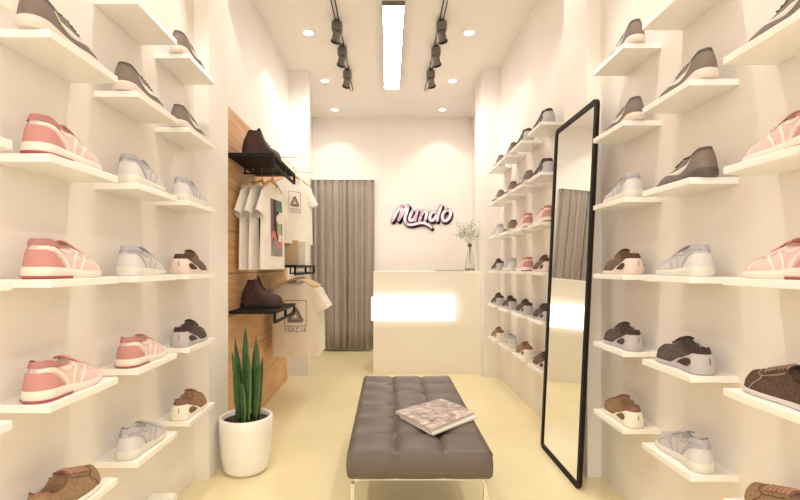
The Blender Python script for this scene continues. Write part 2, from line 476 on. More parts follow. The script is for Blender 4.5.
C = lambda n, rgb, **k: mat(n, rgb, **k)
lacew = C('cream lace', (232, 218, 204), rough=.8)
PINK = dict(upper=C('pink mesh fabric', (228, 198, 192), rough=.85, var=.05, scale=300, bump=.2), sole=C('cream rubber', (240, 230, 218), rough=.6),
            heel=C('coral suede', (205, 146, 141), rough=.9), line=C('pale pink trim', (246, 224, 214), rough=.7), lining=C('rose lining', (184, 128, 124), rough=.9),
            lace=C('pink lace', (230, 178, 168), rough=.8), tongue=C('salmon tongue', (224, 156, 146), rough=.9), tread=C('red rubber tread', (182, 98, 92), rough=.7))
BLUE = dict(upper=C('blue grey mesh fabric', (204, 200, 196), rough=.85, var=.05, scale=300, bump=.2), sole=C('pale green rubber', (228, 225, 212), rough=.6),
            heel=C('pale lavender panel', (220, 214, 214), rough=.6), line=C('slate trim', (182, 178, 184), rough=.7), lining=C('grey blue lining', (182, 178, 186), rough=.9),
            lace=C('grey lace', (190, 190, 192), rough=.8), tongue=C('grey tongue', (194, 190, 194), rough=.9))
DARK = dict(upper=C('charcoal knit', (124, 114, 106), rough=.85, var=.08, scale=250, bump=.2), sole=C('off white rubber', (228, 214, 204), rough=.6),
            heel=C('taupe heel panel', (128, 112, 104), rough=.7), flash=C('silver side flash', (226, 218, 208), rough=.4), lining=C('charcoal lining', (96, 84, 76), rough=.9),
            lace=C('charcoal lace', (92, 84, 78), rough=.8))
DARKS = dict(DARK); DARKS['sole'] = C('charcoal rubber', (92, 84, 80), rough=.6)
BRN = dict(upper=C('brown leather', (104, 84, 67), rough=.7, var=.12, scale=60), sole=C('pinkish cream rubber', (232, 212, 202), rough=.5),
           hole=C('dark brown opening', (62, 38, 30), rough=.7), lining=C('dark brown trim', (84, 52, 40), rough=.8), lace=C('brown lace', (108, 74, 54), rough=.8))
GRY = dict(upper=C('mottled grey brown suede', (104, 92, 84), rough=.9, rgb2=(60, 50, 45), scale=170, bump=.3), sole=C('lavender grey rubber', (192, 186, 186), rough=.5),
           hole=C('maroon opening', (72, 44, 42), rough=.7), lining=C('maroon trim', (66, 42, 40), rough=.8), lace=C('black brown lace', (56, 46, 42), rough=.8))
TAN = dict(upper=C('tan suede', (148, 118, 88), rough=.9, var=.08, scale=120, bump=.2), sole=C('ivory rubber', (246, 236, 220), rough=.5),
           hole=C('olive brown opening', (120, 92, 62), rough=.7), lining=C('reddish brown trim', (136, 94, 80), rough=.8), lace=C('rust lace', (142, 96, 80), rough=.8))
TANC = dict(upper=C('camel suede', (150, 122, 93), rough=.9, var=.08, scale=120, bump=.2), sole=C('white rubber', (244, 236, 224), rough=.5),
            lining=C('dusty rose lining', (160, 104, 92), rough=.9), lace=C('rose brown lace', (184, 142, 120), rough=.8), seam=C('brown stitching', (120, 86, 60), rough=.8))
DKC = dict(upper=C('dark brown suede', (98, 74, 62), rough=.9, rgb2=(74, 54, 46), scale=120, bump=.2), sole=C('pale grey rubber', (212, 204, 200), rough=.5),
           lining=C('brown black lining', (60, 42, 36), rough=.9), lace=C('taupe lace', (150, 124, 108), rough=.8), seam=C('taupe stitching', (160, 134, 116), rough=.8))

KINDS = {
 'pink': (make_sneaker, PINK, 'pink sneaker', 'sneaker', 'pink sneakers'),
 'blue': (make_sneaker, BLUE, 'pale blue-grey sneaker', 'sneaker', 'blue-grey sneakers'),
 'dark': (make_runner, DARK, 'charcoal runner with pale flash', 'running shoe', 'charcoal running shoes'),
 'darks': (make_runner, DARKS, 'all-dark runner with silver streak', 'running shoe', 'charcoal running shoes'),
 'brown': (make_wedge, BRN, 'brown sneaker with cutout heel', 'sneaker', 'sneakers with cutout heels'),
 'grey': (make_wedge, GRY, 'charcoal sneaker with cutout heel', 'sneaker', 'sneakers with cutout heels'),
 'tan': (make_wedge, TAN, 'tan sneaker with cutout heel', 'sneaker', 'sneakers with cutout heels'),
 'tanc': (make_casual, TANC, 'tan suede lace-up shoe', 'shoe', 'suede lace-up shoes'),
 'dkc': (make_casual, DKC, 'dark brown suede lace-up shoe', 'shoe', 'suede lace-up shoes'),
}
PROTO = {}
def shoe(kind, x, y, z, where, rz=0, s=1):
    fn, c, lab, cat, grp = KINDS[kind]
    if kind not in PROTO: PROTO[kind] = o = fn(c)
    else: o = copy_tree(PROTO[kind])
    o.location = (x, y-(.013 if 'dark' in kind else .002), z+.0005); o.rotation_euler = (0, 0, rz); o.scale = (s, s, s)
    o['label'] = lab+' on '+where; o['category'] = cat; o['group'] = grp
    return o
# rows bottom to top
LEFT = {1: ['tanc', 'pink', 'pink', 'pink', 'dark'], 2: ['blue', 'pink', 'blue', 'blue', 'dark'], 3: ['tan', 'grey', 'brown', 'blue', 'dark', 'dark']}
LW = {1: 'left wall, nearest column', 2: 'left wall, middle column', 3: 'left wall beside the pilaster'}
for b, ks in LEFT.items():
    for r, k in enumerate(ks):
        shoe(k, -.930, LB[b]+.142, ROWZ[r], '%s, %s shelf' % (LW[b], RN[r]), rz=.05)
RIGHT = {0: ['tanc', 'dkc', 'pink', 'pink', 'dark'], 1: ['blue', 'grey', 'blue', 'darks', 'dark'], 2: ['tan', 'grey', 'brown', 'blue', 'dark', 'dark']}
RW = {0: 'right wall at photo edge', 1: 'right wall, middle column', 2: 'right wall beside the mirror'}
for b, ks in RIGHT.items():
    for r, k in enumerate(ks):
        shoe(k, 1.048, RB[b]+.142, ROWZ[r], '%s, %s shelf' % (RW[b], RN[r]), rz=-.04)
FAR = {0: ['brown', 'grey', 'brown', 'pink', 'grey', 'grey'], 1: ['tan', 'grey', 'pink', 'pink', 'dark', 'grey'],
       2: ['blue', 'grey', 'blue', 'dark', 'dark', 'dark'], 3: ['tan', 'grey', 'grey', 'blue', 'dark', 'dark']}
FW = {0: 'far right wall next to mirror', 1: 'far right wall, second column from mirror', 2: 'far right wall, third column from mirror', 3: 'far right wall nearest the counter'}
for b, ks in FAR.items():
    for r, k in enumerate(ks):
        shoe(k, 1.045, FB[b]+.142, ROWZ[r], '%s, %s shelf' % (FW[b], RN[r]), rz=.02)

# ------------------------------------------------------------------ timber panel and display trays
t = thing('timber_panel', 'light oak plank panel fixed to the left wall behind the hanging shirts', 'wall panel', (XL+.001, 2.716, .004))
zz = 0.0; TOPZ = 2.14; k = 0
bm = bmesh.new()
hs = [.27, .27, .27, .27, .27, .27, .27, .246]
for h in hs:
    box(bm, 0.0, .018, 0, 1.88, zz+.002, zz+h-.002); zz += h
finish('planks', bm, TIMBER, t, bevel=.001)
bx('backing', mat('dark joint', (120, 84, 52), .8), (0.0005, .012, .002, 1.878, .004, zz-.004), t)

XF = -.708; XB = XL+.018
def tray(y0, y1, z, label, rail=None):
    t = thing('metal_shelf', label, 'shelf', (XB, y0, z-.02), 0, 'black metal display shelves')
    L = y1-y0; D = XF-XB
    bx('plate', BLACK, (0, D, 0, L, 0, .02), t, bevel=.002)
    bm = bmesh.new(); w = .016; h = .060
    box(bm, D-w, D, 0, L, -h, -h+w); box(bm, D-w, D, 0, w, -h+w, 0); box(bm, D-w, D, L-w, L, -h+w, 0); box(bm, D-w, D, L/2-w/2, L/2+w/2, -h+w, 0)
    finish('edge_frame', bm, BLACK, t)
    if rail:
        bm = bmesh.new()
        for a, b in rail: tube(bm, [a, b], .006)
        finish('hanging_rail', bm, BLACK, t)
    return t
tray(2.857, 3.52, 1.836, 'black metal shelf on timber panel, upper one under a boot', [((0, .343, -.04), (XF-XB, .343, -.04)), ((.012, .343, -.04), (.012, .343, 0))])
tray(2.90, 3.52, .848, 'black metal shelf on timber panel, lower one holding a brown boot')
tray(3.54, 4.46, 1.14, 'black metal shelf farther along the wall, above the logo shirts', [((XF-XB-.045, 0.01, -.045), (XF-XB-.045, .90, -.045)), ((XF-XB-.045, .01, -.045), (XF-XB-.045, .01, 0)), ((XF-XB-.045, .90, -.045), (XF-XB-.045, .90, 0))])

# boots
H_BT = [(0, .175), (.06, .178), (.2, .172), (.34, .178), (.41, .180), (.47, .150), (.56, .112), (.66, .090), (.78, .078), (.9, .068), (.96, .055), (1, .034)]
D_BT = [(0, .03), (.03, .05), (.07, .10), (.3, .10), (.35, .08), (.41, 0), (1, 0)]
BOOTM = mat('dark brown boot leather', (64, 34, 26), .55, var=.15, scale=30, bump=.2)
BSOLE = mat('black boot sole', (40, 26, 22), .7)
def make_boot():
    r = shoe_root('boot'); la = Last(.285, .048, H_BT, D_BT, [(0, .030), (.4, .024), (1, .022)])
    finish('upper', mesh_upper(la, 44, 26), BOOTM, r, smooth=True, sharp=80)
    finish('sole', mesh_sole(la, spring=.006), BSOLE, r, smooth=True)
    bm = bmesh.new(); heel_patch(bm, la, .40, lambda u: .352, inf=.003, s1=.43, m=3); finish('collar', bm, BSOLE, r, smooth=True)
    bm = bmesh.new(); laces(bm, la, [.43, .46, .50, .54, .58, .63], r=.0035, hw=.28); finish('laces', bm, mat('boot lace', (58, 40, 36), .8), r, smooth=True)
    bm = bmesh.new(); ribbon(bm, la, [(.40, .40), (.46, .52), (.56, .62), (.66, .66), (.70, .9)], .003); ribbon(bm, la, [(.02, .66), (.2, .64), (.34, .8), (.36, .97)], .003)
    finish('seam', bm, mat('boot seam', (84, 50, 38), .8), r, smooth=True)
    bm = bmesh.new(); tongue(bm, la, .415, .50, .018, .012, .015); finish('tongue', bm, BSOLE, r, smooth=True)
    return r
def place(o, loc, rz, label, cat, group):
    o.location = loc; o.rotation_euler = (0, 0, rz); o['label'] = label; o['category'] = cat
    if group: o['group'] = group
boot = make_boot()
place(boot, (-.858, 3.14, .8485), -PI/2+.03, 'dark brown leather lace-up boot on the lower black shelf', 'boot', 'dark brown boots')
boot.scale = (1, 1, 1.07); b3 = copy_tree(boot); place(b3, (-.848, 3.10, 1.8365), -.80, 'dark brown leather lace-up boot on the upper black shelf', 'boot', 'dark brown boots')

# ------------------------------------------------------------------ hanging shirts
SHIRT = mat('white cotton', (244, 236, 224), .9, var=.012, scale=12, bump=.1)
SHIRTC = mat('cream cotton', (232, 216, 196), .9, var=.012, scale=12, bump=.1)
WOOD = mat('hanger wood', (224, 190, 148), .5)
CHROME = mat('chrome wire', (190, 184, 176), .25, metal=1)
def shirt_prof(z):
    """half width and half thickness at depth z below the collar (z positive down)"""
    hw = tab([(0, .086), (.02, .112), (.05, .165), (.08, .187), (.14, .178), (.2, .182), (.58, .192)], z)
    th = tab([(0, .022), (.05, .016), (.15, .024), (.4, .026), (.58, .030)], z)
    return hw, th
def shirt_front(x, z, ph=0):
    hw, th = shirt_prof(z); u = max(-1, min(1, x/hw))
    return -(th*(1-abs(u)**3)**.6) - .003*math.sin(14*u+ph+3*z)*sstep(.15, .5, z)
def make_shirt(m, ph=0, prints=None, sleeves=True, ls=1.0, lz=.150, length=.58):
    r = bpy.data.objects.new('t_shirt', None); COL.objects.link(r); r.empty_display_size = .05
    bm = bmesh.new(); rows = []; n = 22
    for i in range(n+1):
        z = length*(i/n)**1.25 if i else 0
        hw, th = shirt_prof(z); row = []
        for k in range(40):
            a = 2*PI*k/40
            x = hw*math.copysign(abs(math.cos(a))**.75, math.cos(a))
            dip = .018*(1-(x/hw)**2) if i == 0 else 0
            fy = shirt_front(x, z, ph)
            y = fy if math.sin(a) < 0 else -fy
            if abs(math.sin(a)) < 1e-6: y = 0
            row.append(bm.verts.new((x, y, -z-(dip if y < 0 else dip*.3))))
        rows.append(row)
    grid_faces(bm, rows, closed=True)
    finish('shirt_body', bm, m, r, smooth=True, sharp=100)
    bm = bmesh.new()
    tube(bm, [(.086*math.cos(a), .022*math.sin(a), -.018*(1-math.cos(a)**2)*(1 if math.sin(a) < 0 else .3)) for a in [2*PI*k/20 for k in range(20)]], .0045, 6, closed=True)
    finish('neckband', bm, m, r, smooth=True)
    for sg in (1, -1):
        bm = bmesh.new(); rows = []
        for i in range(7):
            u = i/6
            c = Vector((.138+.066*u, 0, -.112-.112*u)); h = .056+.004*u; th = .017+.008*u
            d = Vector((.88, 0, .47-.06*u))
            rows.append([bm.verts.new(Vector((sg*(c.x+d.x*h*math.cos(a)*.95), th*math.sin(a), c.z+d.z*h*math.cos(a)))) for a in [2*PI*k/16 for k in range(16)]])
        grid_faces(bm, rows, closed=True)
        finish('sleeve', bm, m, r, smooth=True, sharp=100)
    if prints == 'photo': photo_print(r, ph)
    if prints == 'dark': panel_print(r, ph)
    if prints == 'logo': logo_print(r, ph, ls, lz)
    if prints == 'badge': 
        bm = bmesh.new(); surf_poly(bm, [(-.07, .11), (-.055, .11), (-.055, .13), (-.07, .13)], ph); finish('chest_badge', bm, mat('print dark', (70, 60, 58), .8), r)
    return r
def surf_pt(x, z, ph, off=.0025): return Vector((x, shirt_front(x, z, ph)-off, -z))
def surf_poly(bm, pts, ph, mi=0, off=.003):
    f = bm.faces.new([bm.verts.new(surf_pt(x, z, ph, off)) for x, z in pts]); f.material_index = mi
def surf_line(bm, a, b, w, ph, mi=0, n=6, off=.003):
    dx, dz = b[0]-a[0], b[1]-a[1]; l = math.hypot(dx, dz); nx, nz = -dz/l*w/2, dx/l*w/2
    R = [[bm.verts.new(surf_pt(a[0]+dx*i/n+s*nx, a[1]+dz*i/n+s*nz, ph, off)) for i in range(n+1)] for s in (-1, 1)]
    for i in range(n): bm.faces.new((R[0][i], R[0][i+1], R[1][i+1], R[1][i])).material_index = mi
def photo_print(r, ph):
    ms = [mat('print '+n, c, .8) for n, c in (('charcoal', (62, 50, 56)), ('grey', (150, 140, 138)), ('green', (96, 118, 84)), ('cream', (236, 224, 206)), ('pink', (226, 122, 128)), ('mauve', (128, 96, 104)), ('olive', (176, 170, 120)))]
    bm = bmesh.new(); nx, nz = 16, 34; x0, x1, z0, z1 = -.085, .11, .10, .49
    V = [[bm.verts.new(surf_pt(x0+(x1-x0)*i/nx, z0+(z1-z0)*j/nz, ph)) for i in range(nx+1)] for j in range(nz+1)]
    for j in range(nz):
        for i in range(nx):
            u = (i+.5)/nx; v = (j+.5)/nz
            q = 1
            if u < .16: q = 5 if v < .8 else 1
            elif v < .22: q = 2 if u > .45 else 0
            elif v < .42: q = 0 if u < .42+.3*math.sin(v*9)**2 else 3
            elif v < .62: q = 0 if u < .5 else (6 if u < .85 else 2)
            elif v < .74: q = 0 if .35 < u < .6 else 3 if u > .6 else 5
            if .68 < v+.12*math.sin(u*7) < .78: q = 4
            if v > .84: q = 1
            bm.faces.new((V[j][i], V[j][i+1], V[j+1][i+1], V[j+1][i])).material_index = q
    finish('photo_print', bm, ms, r)
def panel_print(r, ph):
    ms = [mat('print charcoal', (62, 50, 56), .8), mat('print mauve', (128, 96, 104), .8), mat('print teal', (108, 128, 122), .8)]
    bm = bmesh.new(); nx, nz = 8, 20; x0, x1, z0, z1 = -.10, .10, .10, .52
    V = [[bm.verts.new(surf_pt(x0+(x1-x0)*i/nx, z0+(z1-z0)*j/nz, ph)) for i in range(nx+1)] for j in range(nz+1)]
    for j in range(nz):
        for i in range(nx):
            bm.faces.new((V[j][i], V[j][i+1], V[j+1][i+1], V[j+1][i])).material_index = 2 if j > 15 else (1 if (i*j) % 5 == 1 else 0)
    finish('dark_print', bm, ms, r)
FONTV = {}
def logo_print(r, ph, s=1.0, cz=.20):
    ink = mat('print ink', (132, 114, 98), .8); bm = bmesh.new()
    w = .085*s; z0, z1 = cz-.012*s, cz+.19*s; q = s
    for a, b in (((-w, z0), (w, z0)), ((w, z0), (w, z1)), ((w, z1), (-w, z1)), ((-w, z1), (-w, z0))): surf_line(bm, a, b, .005*q, ph)
    A, B, Cc = (0, cz+.045*q), (-.056*q, cz+.15*q), (.056*q, cz+.15*q)
    for a, b in ((A, B), (B, Cc), (Cc, A)): surf_line(bm, a, b, .024*q, ph, off=.0035)
    A, B, Cc = (0, cz+.085*q), (-.026*q, cz+.132*q), (.026*q, cz+.132*q)
    for a, b in ((A, B), (B, Cc), (Cc, A)): surf_line(bm, a, b, .006*q, ph, off=.004)
    # lettering IGAZJA in strokes on a 4 x 6 grid
    G = {'I': [((2, 0), (2, 6))], 'G': [((4, 1), (3, 0)), ((3, 0), (1, 0)), ((1, 0), (0, 1)), ((0, 1), (0, 5)), ((0, 5), (1, 6)), ((1, 6), (4, 6)), ((4, 6), (4, 3)), ((4, 3), (2, 3))],
         'A': [((0, 6), (2, 0)), ((2, 0), (4, 6)), ((1, 4), (3, 4))], 'Z': [((0, 0), (4, 0)), ((4, 0), (0, 6)), ((0, 6), (4, 6))], 'J': [((3, 0), (3, 5)), ((3, 5), (2, 6)), ((2, 6), (0, 5))]}
    u = .0052*q
    for k, ch in enumerate('IGAZJA'):
        ox = (-.084+k*.0295)*q; oz = z1+.012*q
        for a, b in G[ch]: surf_line(bm, (ox+a[0]*u, oz+a[1]*u*1.05), (ox+b[0]*u, oz+b[1]*u*1.05), .0048*q, ph, n=1, off=.0035)
    finish('logo_print', bm, ink, r)
def make_hanger():
    r = bpy.data.objects.new('clothes_hanger', None); COL.objects.link(r); r.empty_display_size = .03
    bm = bmesh.new(); pts = [(-.155, 0, -.062), (-.12, 0, -.042), (-.06, 0, -.012), (0, 0, .008), (.06, 0, -.012), (.12, 0, -.042), (.155, 0, -.062)]
    tube(bm, pts, [.008, .010, .010, .011, .010, .010, .008], 8); finish('hanger_bar', bm, WOOD, r, smooth=True)
    bm = bmesh.new(); tube(bm, [(0, 0, .010), (0, 0, .06)]+[(.016*math.sin(a)*1.0, 0, .078-.016*math.cos(a)) for a in [PI*.25*k for k in range(0, 6)]], .0022, 6)
    finish('hook', bm, CHROME, r, smooth=True)
    return r
HANG = make_hanger(); first_h = [True]
def hang(o, loc, rz, label, hlabel, group, hgroup, s=1.0):
    o.location = loc; o.rotation_euler = (0, 0, rz); o.scale = (s, s, s)
    o['label'] = label; o['category'] = 't-shirt'; o['group'] = group
    h = HANG if first_h[0] else copy_tree(HANG); first_h[0] = False
    h.location = (loc[0], loc[1], loc[2]+.026*s); h.rotation_euler = (0, 0, rz); h.scale = (s, s, s)
    h['label'] = hlabel; h['category'] = 'hanger'; h['group'] = hgroup
A80 = math.radians(80)
G1 = 'shirts hanging under the upper boot shelf'; GH = 'wooden clothes hangers'
hang(make_shirt(SHIRT, 0, 'photo'), (-.800, 3.19, 1.690), A80, 'white t-shirt with a tall colour photo print, front one of three', 'wooden hanger of the photo print shirt', G1, GH)
hang(make_shirt(SHIRT, 1, 'dark'), (-.872, 3.185, 1.688), A80, 'white t-shirt with dark print half hidden behind the photo print shirt', 'wooden hanger of the half hidden dark print shirt', G1, GH)
hang(make_shirt(SHIRT, 2, 'badge'), (-.934, 3.18, 1.686), A80, 'white t-shirt nearest the timber panel with small chest badge', 'wooden hanger of the shirt nearest the timber panel', G1, GH)
G2 = 'logo shirts hanging under the farther black shelf'
HX = XF-.045
pos = [(HX, 3.76), (HX, 3.86), (HX, 3.96), (HX, 4.06)]
LL = ['cream t-shirt with triangle logo and lettering, front of the lower rail', 'white t-shirt right behind the cream logo shirt on the lower rail', 'third white t-shirt back on the lower rail', 'rearmost white t-shirt on the lower rail, sleeve against the curtain']
HL = ['wooden hanger of the cream logo shirt', 'second wooden hanger on the lower rail', 'third wooden hanger on the lower rail', 'rearmost wooden hanger on the lower rail']
for i, (x, y) in enumerate(pos):
    hang(make_shirt(SHIRTC if i == 0 else SHIRT, i*1.3, 'logo' if i == 0 else None), (x, y, .995), math.radians(2+3*i), LL[i], HL[i], G2, GH, 1.03)
# upper farther rail
t = thing('garment_rail', 'thin white wall rail holding the upper logo shirts before the curtain', 'clothes rail', (XL, 3.62, 1.99))
bm = bmesh.new(); tube(bm, [(.024, 0, 0), (.32, 0, 0)], .005); tube(bm, [(.024, .56, 0), (.34, .56, 0)], .005); tube(bm, [(.196, 0, 0), (.196, .56, 0)], .005); finish('rail_tube', bm, SHELF, t)
bm = bmesh.new(); lathe(bm, [(0, 0), (.02, 0), (.02, .006), (0, .006)], 16); bmesh.ops.transform(bm, matrix=Matrix.Translation((.018, 0, 0)) @ Matrix.Rotation(PI/2, 4, 'Y'), verts=bm.verts); o = finish('wall_mount', bm, SHELF, t)
o2 = o.copy(); COL.objects.link(o2); o2.parent = t; o2.location = (0, .56, 0)
G3 = 'shirts hanging on the upper farther rail'
hang(make_shirt(SHIRT, .5, 'logo', ls=.75, lz=.13), (XL+.196, 4.00, 1.895), math.radians(48), 'white t-shirt with small triangle logo on the upper far rail', 'wooden hanger of the upper triangle logo shirt', G3, GH, .98)
hang(make_shirt(SHIRT, 2.5), (XL+.196, 4.09, 1.895), math.radians(44), 'plain white t-shirt behind the triangle logo shirt on the upper far rail', 'wooden hanger of the upper plain shirt', G3, GH, .98)
# bags on the mid shelf
o = bx('paper_bag', mat('kraft paper', (226, 200, 164), .8), (-.065, .065, -.04, .04, 0, .215), bevel=.003); o.location = (-.84, 4.0, 1.1405)
tag(o, 'beige paper bag standing on the farther black shelf', 'bag')
o = bx('cardboard_box', mat('white card', (246, 238, 224), .7), (-.032, .032, -.045, .045, 0, .205), bevel=.002); o.location = (-.741, 4.01, 1.1405)
tag(o, 'white box standing beside the beige paper bag on the black shelf', 'box')

# ------------------------------------------------------------------ curtain
CUR = mat('grey taupe curtain cloth', (170, 158, 146), .9, var=.03, scale=60, bump=.1)
bm = bmesh.new(); rows = []; x0, x1 = XL+.01, -.185; N = 200
for zi in range(9):
    z = .03+(2.285-.03)*zi/8; row = []
    for i in range(N+1):
        u = i/N; x = x0+(x1-x0)*u
        ph = 2*PI*9.5*u+1.3*math.sin(9*u)+.5*math.sin(23*u)+.10*zi*math.sin(5*u)
        y = .030*math.sin(ph)*(.75+.25*math.sin(13*u+1))*(1-.3*sstep(.8, 1, zi/8))+.007*math.sin(2.7*ph+zi*.2)
        row.append(bm.verts.new((x, y, z)))
    rows.append(row)
grid_faces(bm, rows)
t = thing('curtain', 'floor-length grey taupe curtain with deep folds left of the counter', 'curtain', (0, 6.13, 0))
o = finish('curtain_cloth', bm, CUR, t, smooth=True, sharp=180)
md = o.modifiers.new('thickness', 'SOLIDIFY'); md.thickness = .004
bx('curtain_track', SHELF, (x0, x1, -.02, .02, 2.285, 2.31), t)
bx('track_bracket', SHELF, (x0, x1, .02, BACK-6.13, 2.29, 2.308), t)

# ------------------------------------------------------------------ counter with light box
CN = mat('counter lacquer', (249, 241, 226), .4)
t = thing('counter', 'cream lacquered service counter with a glowing front light box', 'counter', (0, 4.84, 0))
bx('counter_body', CN, (-.155, .979, 0, .50, 0.0005, 1.058), t)
bx('counter_top', SHELF, (-.157, .979, -.003, .512, 1.058, 1.08), t, bevel=.003)
bx('light_box', EMBOX, (-.175, .70, -.055, -.0005, .568, .812), t, bevel=.002)
# vase
GLASS = mat('clear glass', (250, 252, 248), .02, trans=1, spec=.5)
vb = (.885, 4.98, 1.0805)
t = thing('glass_vase', 'slim clear glass bottle vase on the counter, right end', 'vase', vb)
bm = bmesh.new(); lathe(bm, [(0, 0), (.052, 0), (.056, .01), (.050, .06), (.030, .16), (.020, .22), (.017, .28), (.021, .30), (.018, .30), (.014, .28), (.017, .22), (.027, .16), (.047, .06), (.052, .014), (0, .012)], 24)
finish('bottle', bm, GLASS, t, smooth=True)
bm = bmesh.new(); lathe(bm, [(.0215, .262), (.0225, .266), (.0225, .290), (.0215, .294), (.0175, .294), (.0175, .262), (.0215, .262)], 20); finish('neck_band', bm, mat('dark olive band', (98, 92, 76), .6), t, smooth=True)
bm = bmesh.new(); lathe(bm, [(0, .0135), (.046, .0135), (.045, .03), (0, .034)], 20); finish('pebbles', bm, mat('grey pebbles', (128, 120, 108), .8, var=.3, scale=80, bump=.6), t, smooth=True)
t = thing('flower_sprig', 'airy white and green gypsophila sprigs standing in the glass vase', 'flowers', (vb[0], vb[1], vb[2]+.036))
bm = bmesh.new(); bl = bmesh.new(); lf = bmesh.new(); rnd = random.Random(3)
for k in range(16):
    a = rnd.uniform(0, 2*PI); R_ = rnd.uniform(.02, .16); hz = rnd.uniform(.36, .50)-.25*R_
    tip = Vector((R_*math.cos(a)-.01, R_*math.sin(a)*.8, hz))
    p1 = Vector((.004*math.cos(a), .004*math.sin(a), .12)); p2 = Vector((.010*math.cos(a), .010*math.sin(a), .255))
    tube(bm, [(0, 0, 0.002), p1, p2, p2.lerp(tip, .5)+Vector((0, 0, .02)), tip], [.0013, .0013, .0011, .0009, .0006], 5)
    for q in range(26):
        m_ = p2.lerp(tip, rnd.uniform(.55, 1))+Vector((0, 0, .01)); e = m_+Vector((rnd.gauss(0, .028), rnd.gauss(0, .028), rnd.gauss(.012, .024)))
        tube(bm, [m_, e], .0006, 3, cap=False)
        bmesh.ops.create_icosphere(bl if rnd.random() < .55 else lf, subdivisions=1, radius=rnd.uniform(.0035, .0068), matrix=Matrix.Translation(e))
finish('stems', bm, mat('olive stem', (150, 156, 118), .7), t)
o = finish('blossoms', bl, mat('cream blossom', (248, 246, 236), .8), t); o['kind'] = 'stuff'
o = finish('leaves', lf, mat('sage leaf', (150, 164, 122), .8), t); o['kind'] = 'stuff'
t = thing('open_book', 'thin grey catalogue lying flat on the counter left of the vase', 'book', (.66, 4.94, 1.0805))
bx('pages', mat('book pages', (206, 196, 184), .8), (-.145, .14, -.09, .10, .003, .014), t, bevel=.002)
bx('cover', mat('grey cover', (150, 140, 130), .6), (-.15, .145, -.095, .105, 0, .003), t)

# ------------------------------------------------------------------ lettering sign
def pxw(cx, cy):            # lettering drawn in its own drawing units, placed on the back wall
    return ((385+cx/11.11-388)/73.78, CAMH+(267-(198+cy/11.11))/73.78)
STROKES = {
 'letter_m': [[(82, 255), (110, 200), (150, 130), (185, 98)], [(185, 98), (178, 170), (150, 250)], [(150, 250), (190, 180), (225, 120), (258, 95)], [(258, 95), (240, 160), (222, 215), (222, 262), (245, 290)]],
 'letter_u': [[(300, 150), (280, 200), (270, 240), (290, 256), (318, 235), (340, 195)], [(358, 150), (340, 205), (332, 252)]],
 'letter_n': [[(412, 152), (395, 205), (380, 255)], [(395, 205), (420, 165), (448, 155), (462, 172), (452, 210), (440, 255)]],
 'letter_d': [[(560, 165), (525, 160), (500, 195), (495, 240), (520, 255), (550, 225), (575, 180)], [(622, 92), (600, 150), (580, 210), (575, 255)]],
 'letter_o': [[(690, 140), (650, 160), (632, 210), (642, 250), (675, 255), (708, 222), (722, 175), (712, 148), (690, 140)]],
 'swash': [[(232, 270), (250, 296), (300, 300), (370, 284), (430, 282), (480, 305), (512, 332)]],
}
def smooth_path(P, seg=6):
    n = len(P); X = [(i, p[0]) for i, p in enumerate(P)]; out = []
    for i in range((n-1)*seg+1):
        u = i/seg; j = min(int(u), n-2); f = u-j
        p0 = P[max(j-1, 0)]; p1 = P[j]; p2 = P[j+1]; p3 = P[min(j+2, n-1)]
        out.append(tuple(.5*((2*p1[c])+(-p0[c]+p2[c])*f+(2*p0[c]-5*p1[c]+4*p2[c]-p3[c])*f*f+(-p0[c]+3*p1[c]-3*p2[c]+p3[c])*f**3) for c in (0, 1)))
    return out
def stroke_mesh(bm, P, w, y0, y1, dx=0, dy=0):
    pts = smooth_path(P); L = []
    n = len(pts)
    a0 = math.atan2(pts[1][1]-pts[0][1], pts[1][0]-pts[0][0]); a1 = math.atan2(pts[-1][1]-pts[-2][1], pts[-1][0]-pts[-2][0])
    outline = []
    for k in range(7): a = a0+PI/2+PI*k/6; outline.append((pts[0][0]+w/2*math.cos(a), pts[0][1]+w/2*math.sin(a)))
    def side(s):
        o_ = []
        for i in range(1, n-1):
            a = math.atan2(pts[i+1][1]-pts[i-1][1], pts[i+1][0]-pts[i-1][0]); o_.append((pts[i][0]-s*w/2*math.sin(a), pts[i][1]+s*w/2*math.cos(a)))
        return o_
    R_ = side(-1); Lf = side(1)
    # quads along the stroke plus round ends, extruded
    def V(p, y): X, Z = pxw(p[0]+dx, p[1]+dy); return bm.verts.new((X, y, Z))
    def prism(poly):
        f = [V(p, y0) for p in poly]; b = [V(p, y1) for p in poly]
        bm.faces.new(f); bm.faces.new(b[::-1])
        for i in range(len(poly)): bm.faces.new((f[i], b[i], b[(i+1) % len(poly)], f[(i+1) % len(poly)]))
    for i in range(len(R_)-1): prism([R_[i], R_[i+1], Lf[i+1], Lf[i]])
    for (c, q) in ((pts[1], w/2), (pts[-2], w/2), (pts[0], w/2), (pts[-1], w/2)):
        prism([(c[0]+q*math.cos(k*PI/8), c[1]+q*math.sin(k*PI/8)) for k in range(16)])
t = thing('shop_sign', 'pink and white script lettering sign reading Mundo on the back wall', 'sign', (0, BACK, 0))
FACE = mat('pale pink letter face', (252, 222, 237), .4, emit=.12)
EDGE = mat('black letter edge', (40, 26, 32), .5)
for nm, S in STROKES.items():
    bm = bmesh.new()
    for P in S: stroke_mesh(bm, P, 30 if nm != 'swash' else 26, -.062, -.040)
    p = finish(nm, bm, FACE, t)
    bm = bmesh.new()
    for P in S:
        stroke_mesh(bm, P, 43 if nm != 'swash' else 38, -.0395, -.028, 1, 1)
        stroke_mesh(bm, P, 43 if nm != 'swash' else 38, -.0275, -.014, 9, 10)
        stroke_mesh(bm, P, 43 if nm != 'swash' else 38, -.0135, -.0005, 17, 19)
    q = finish('letter_edge', bm, EDGE, p)

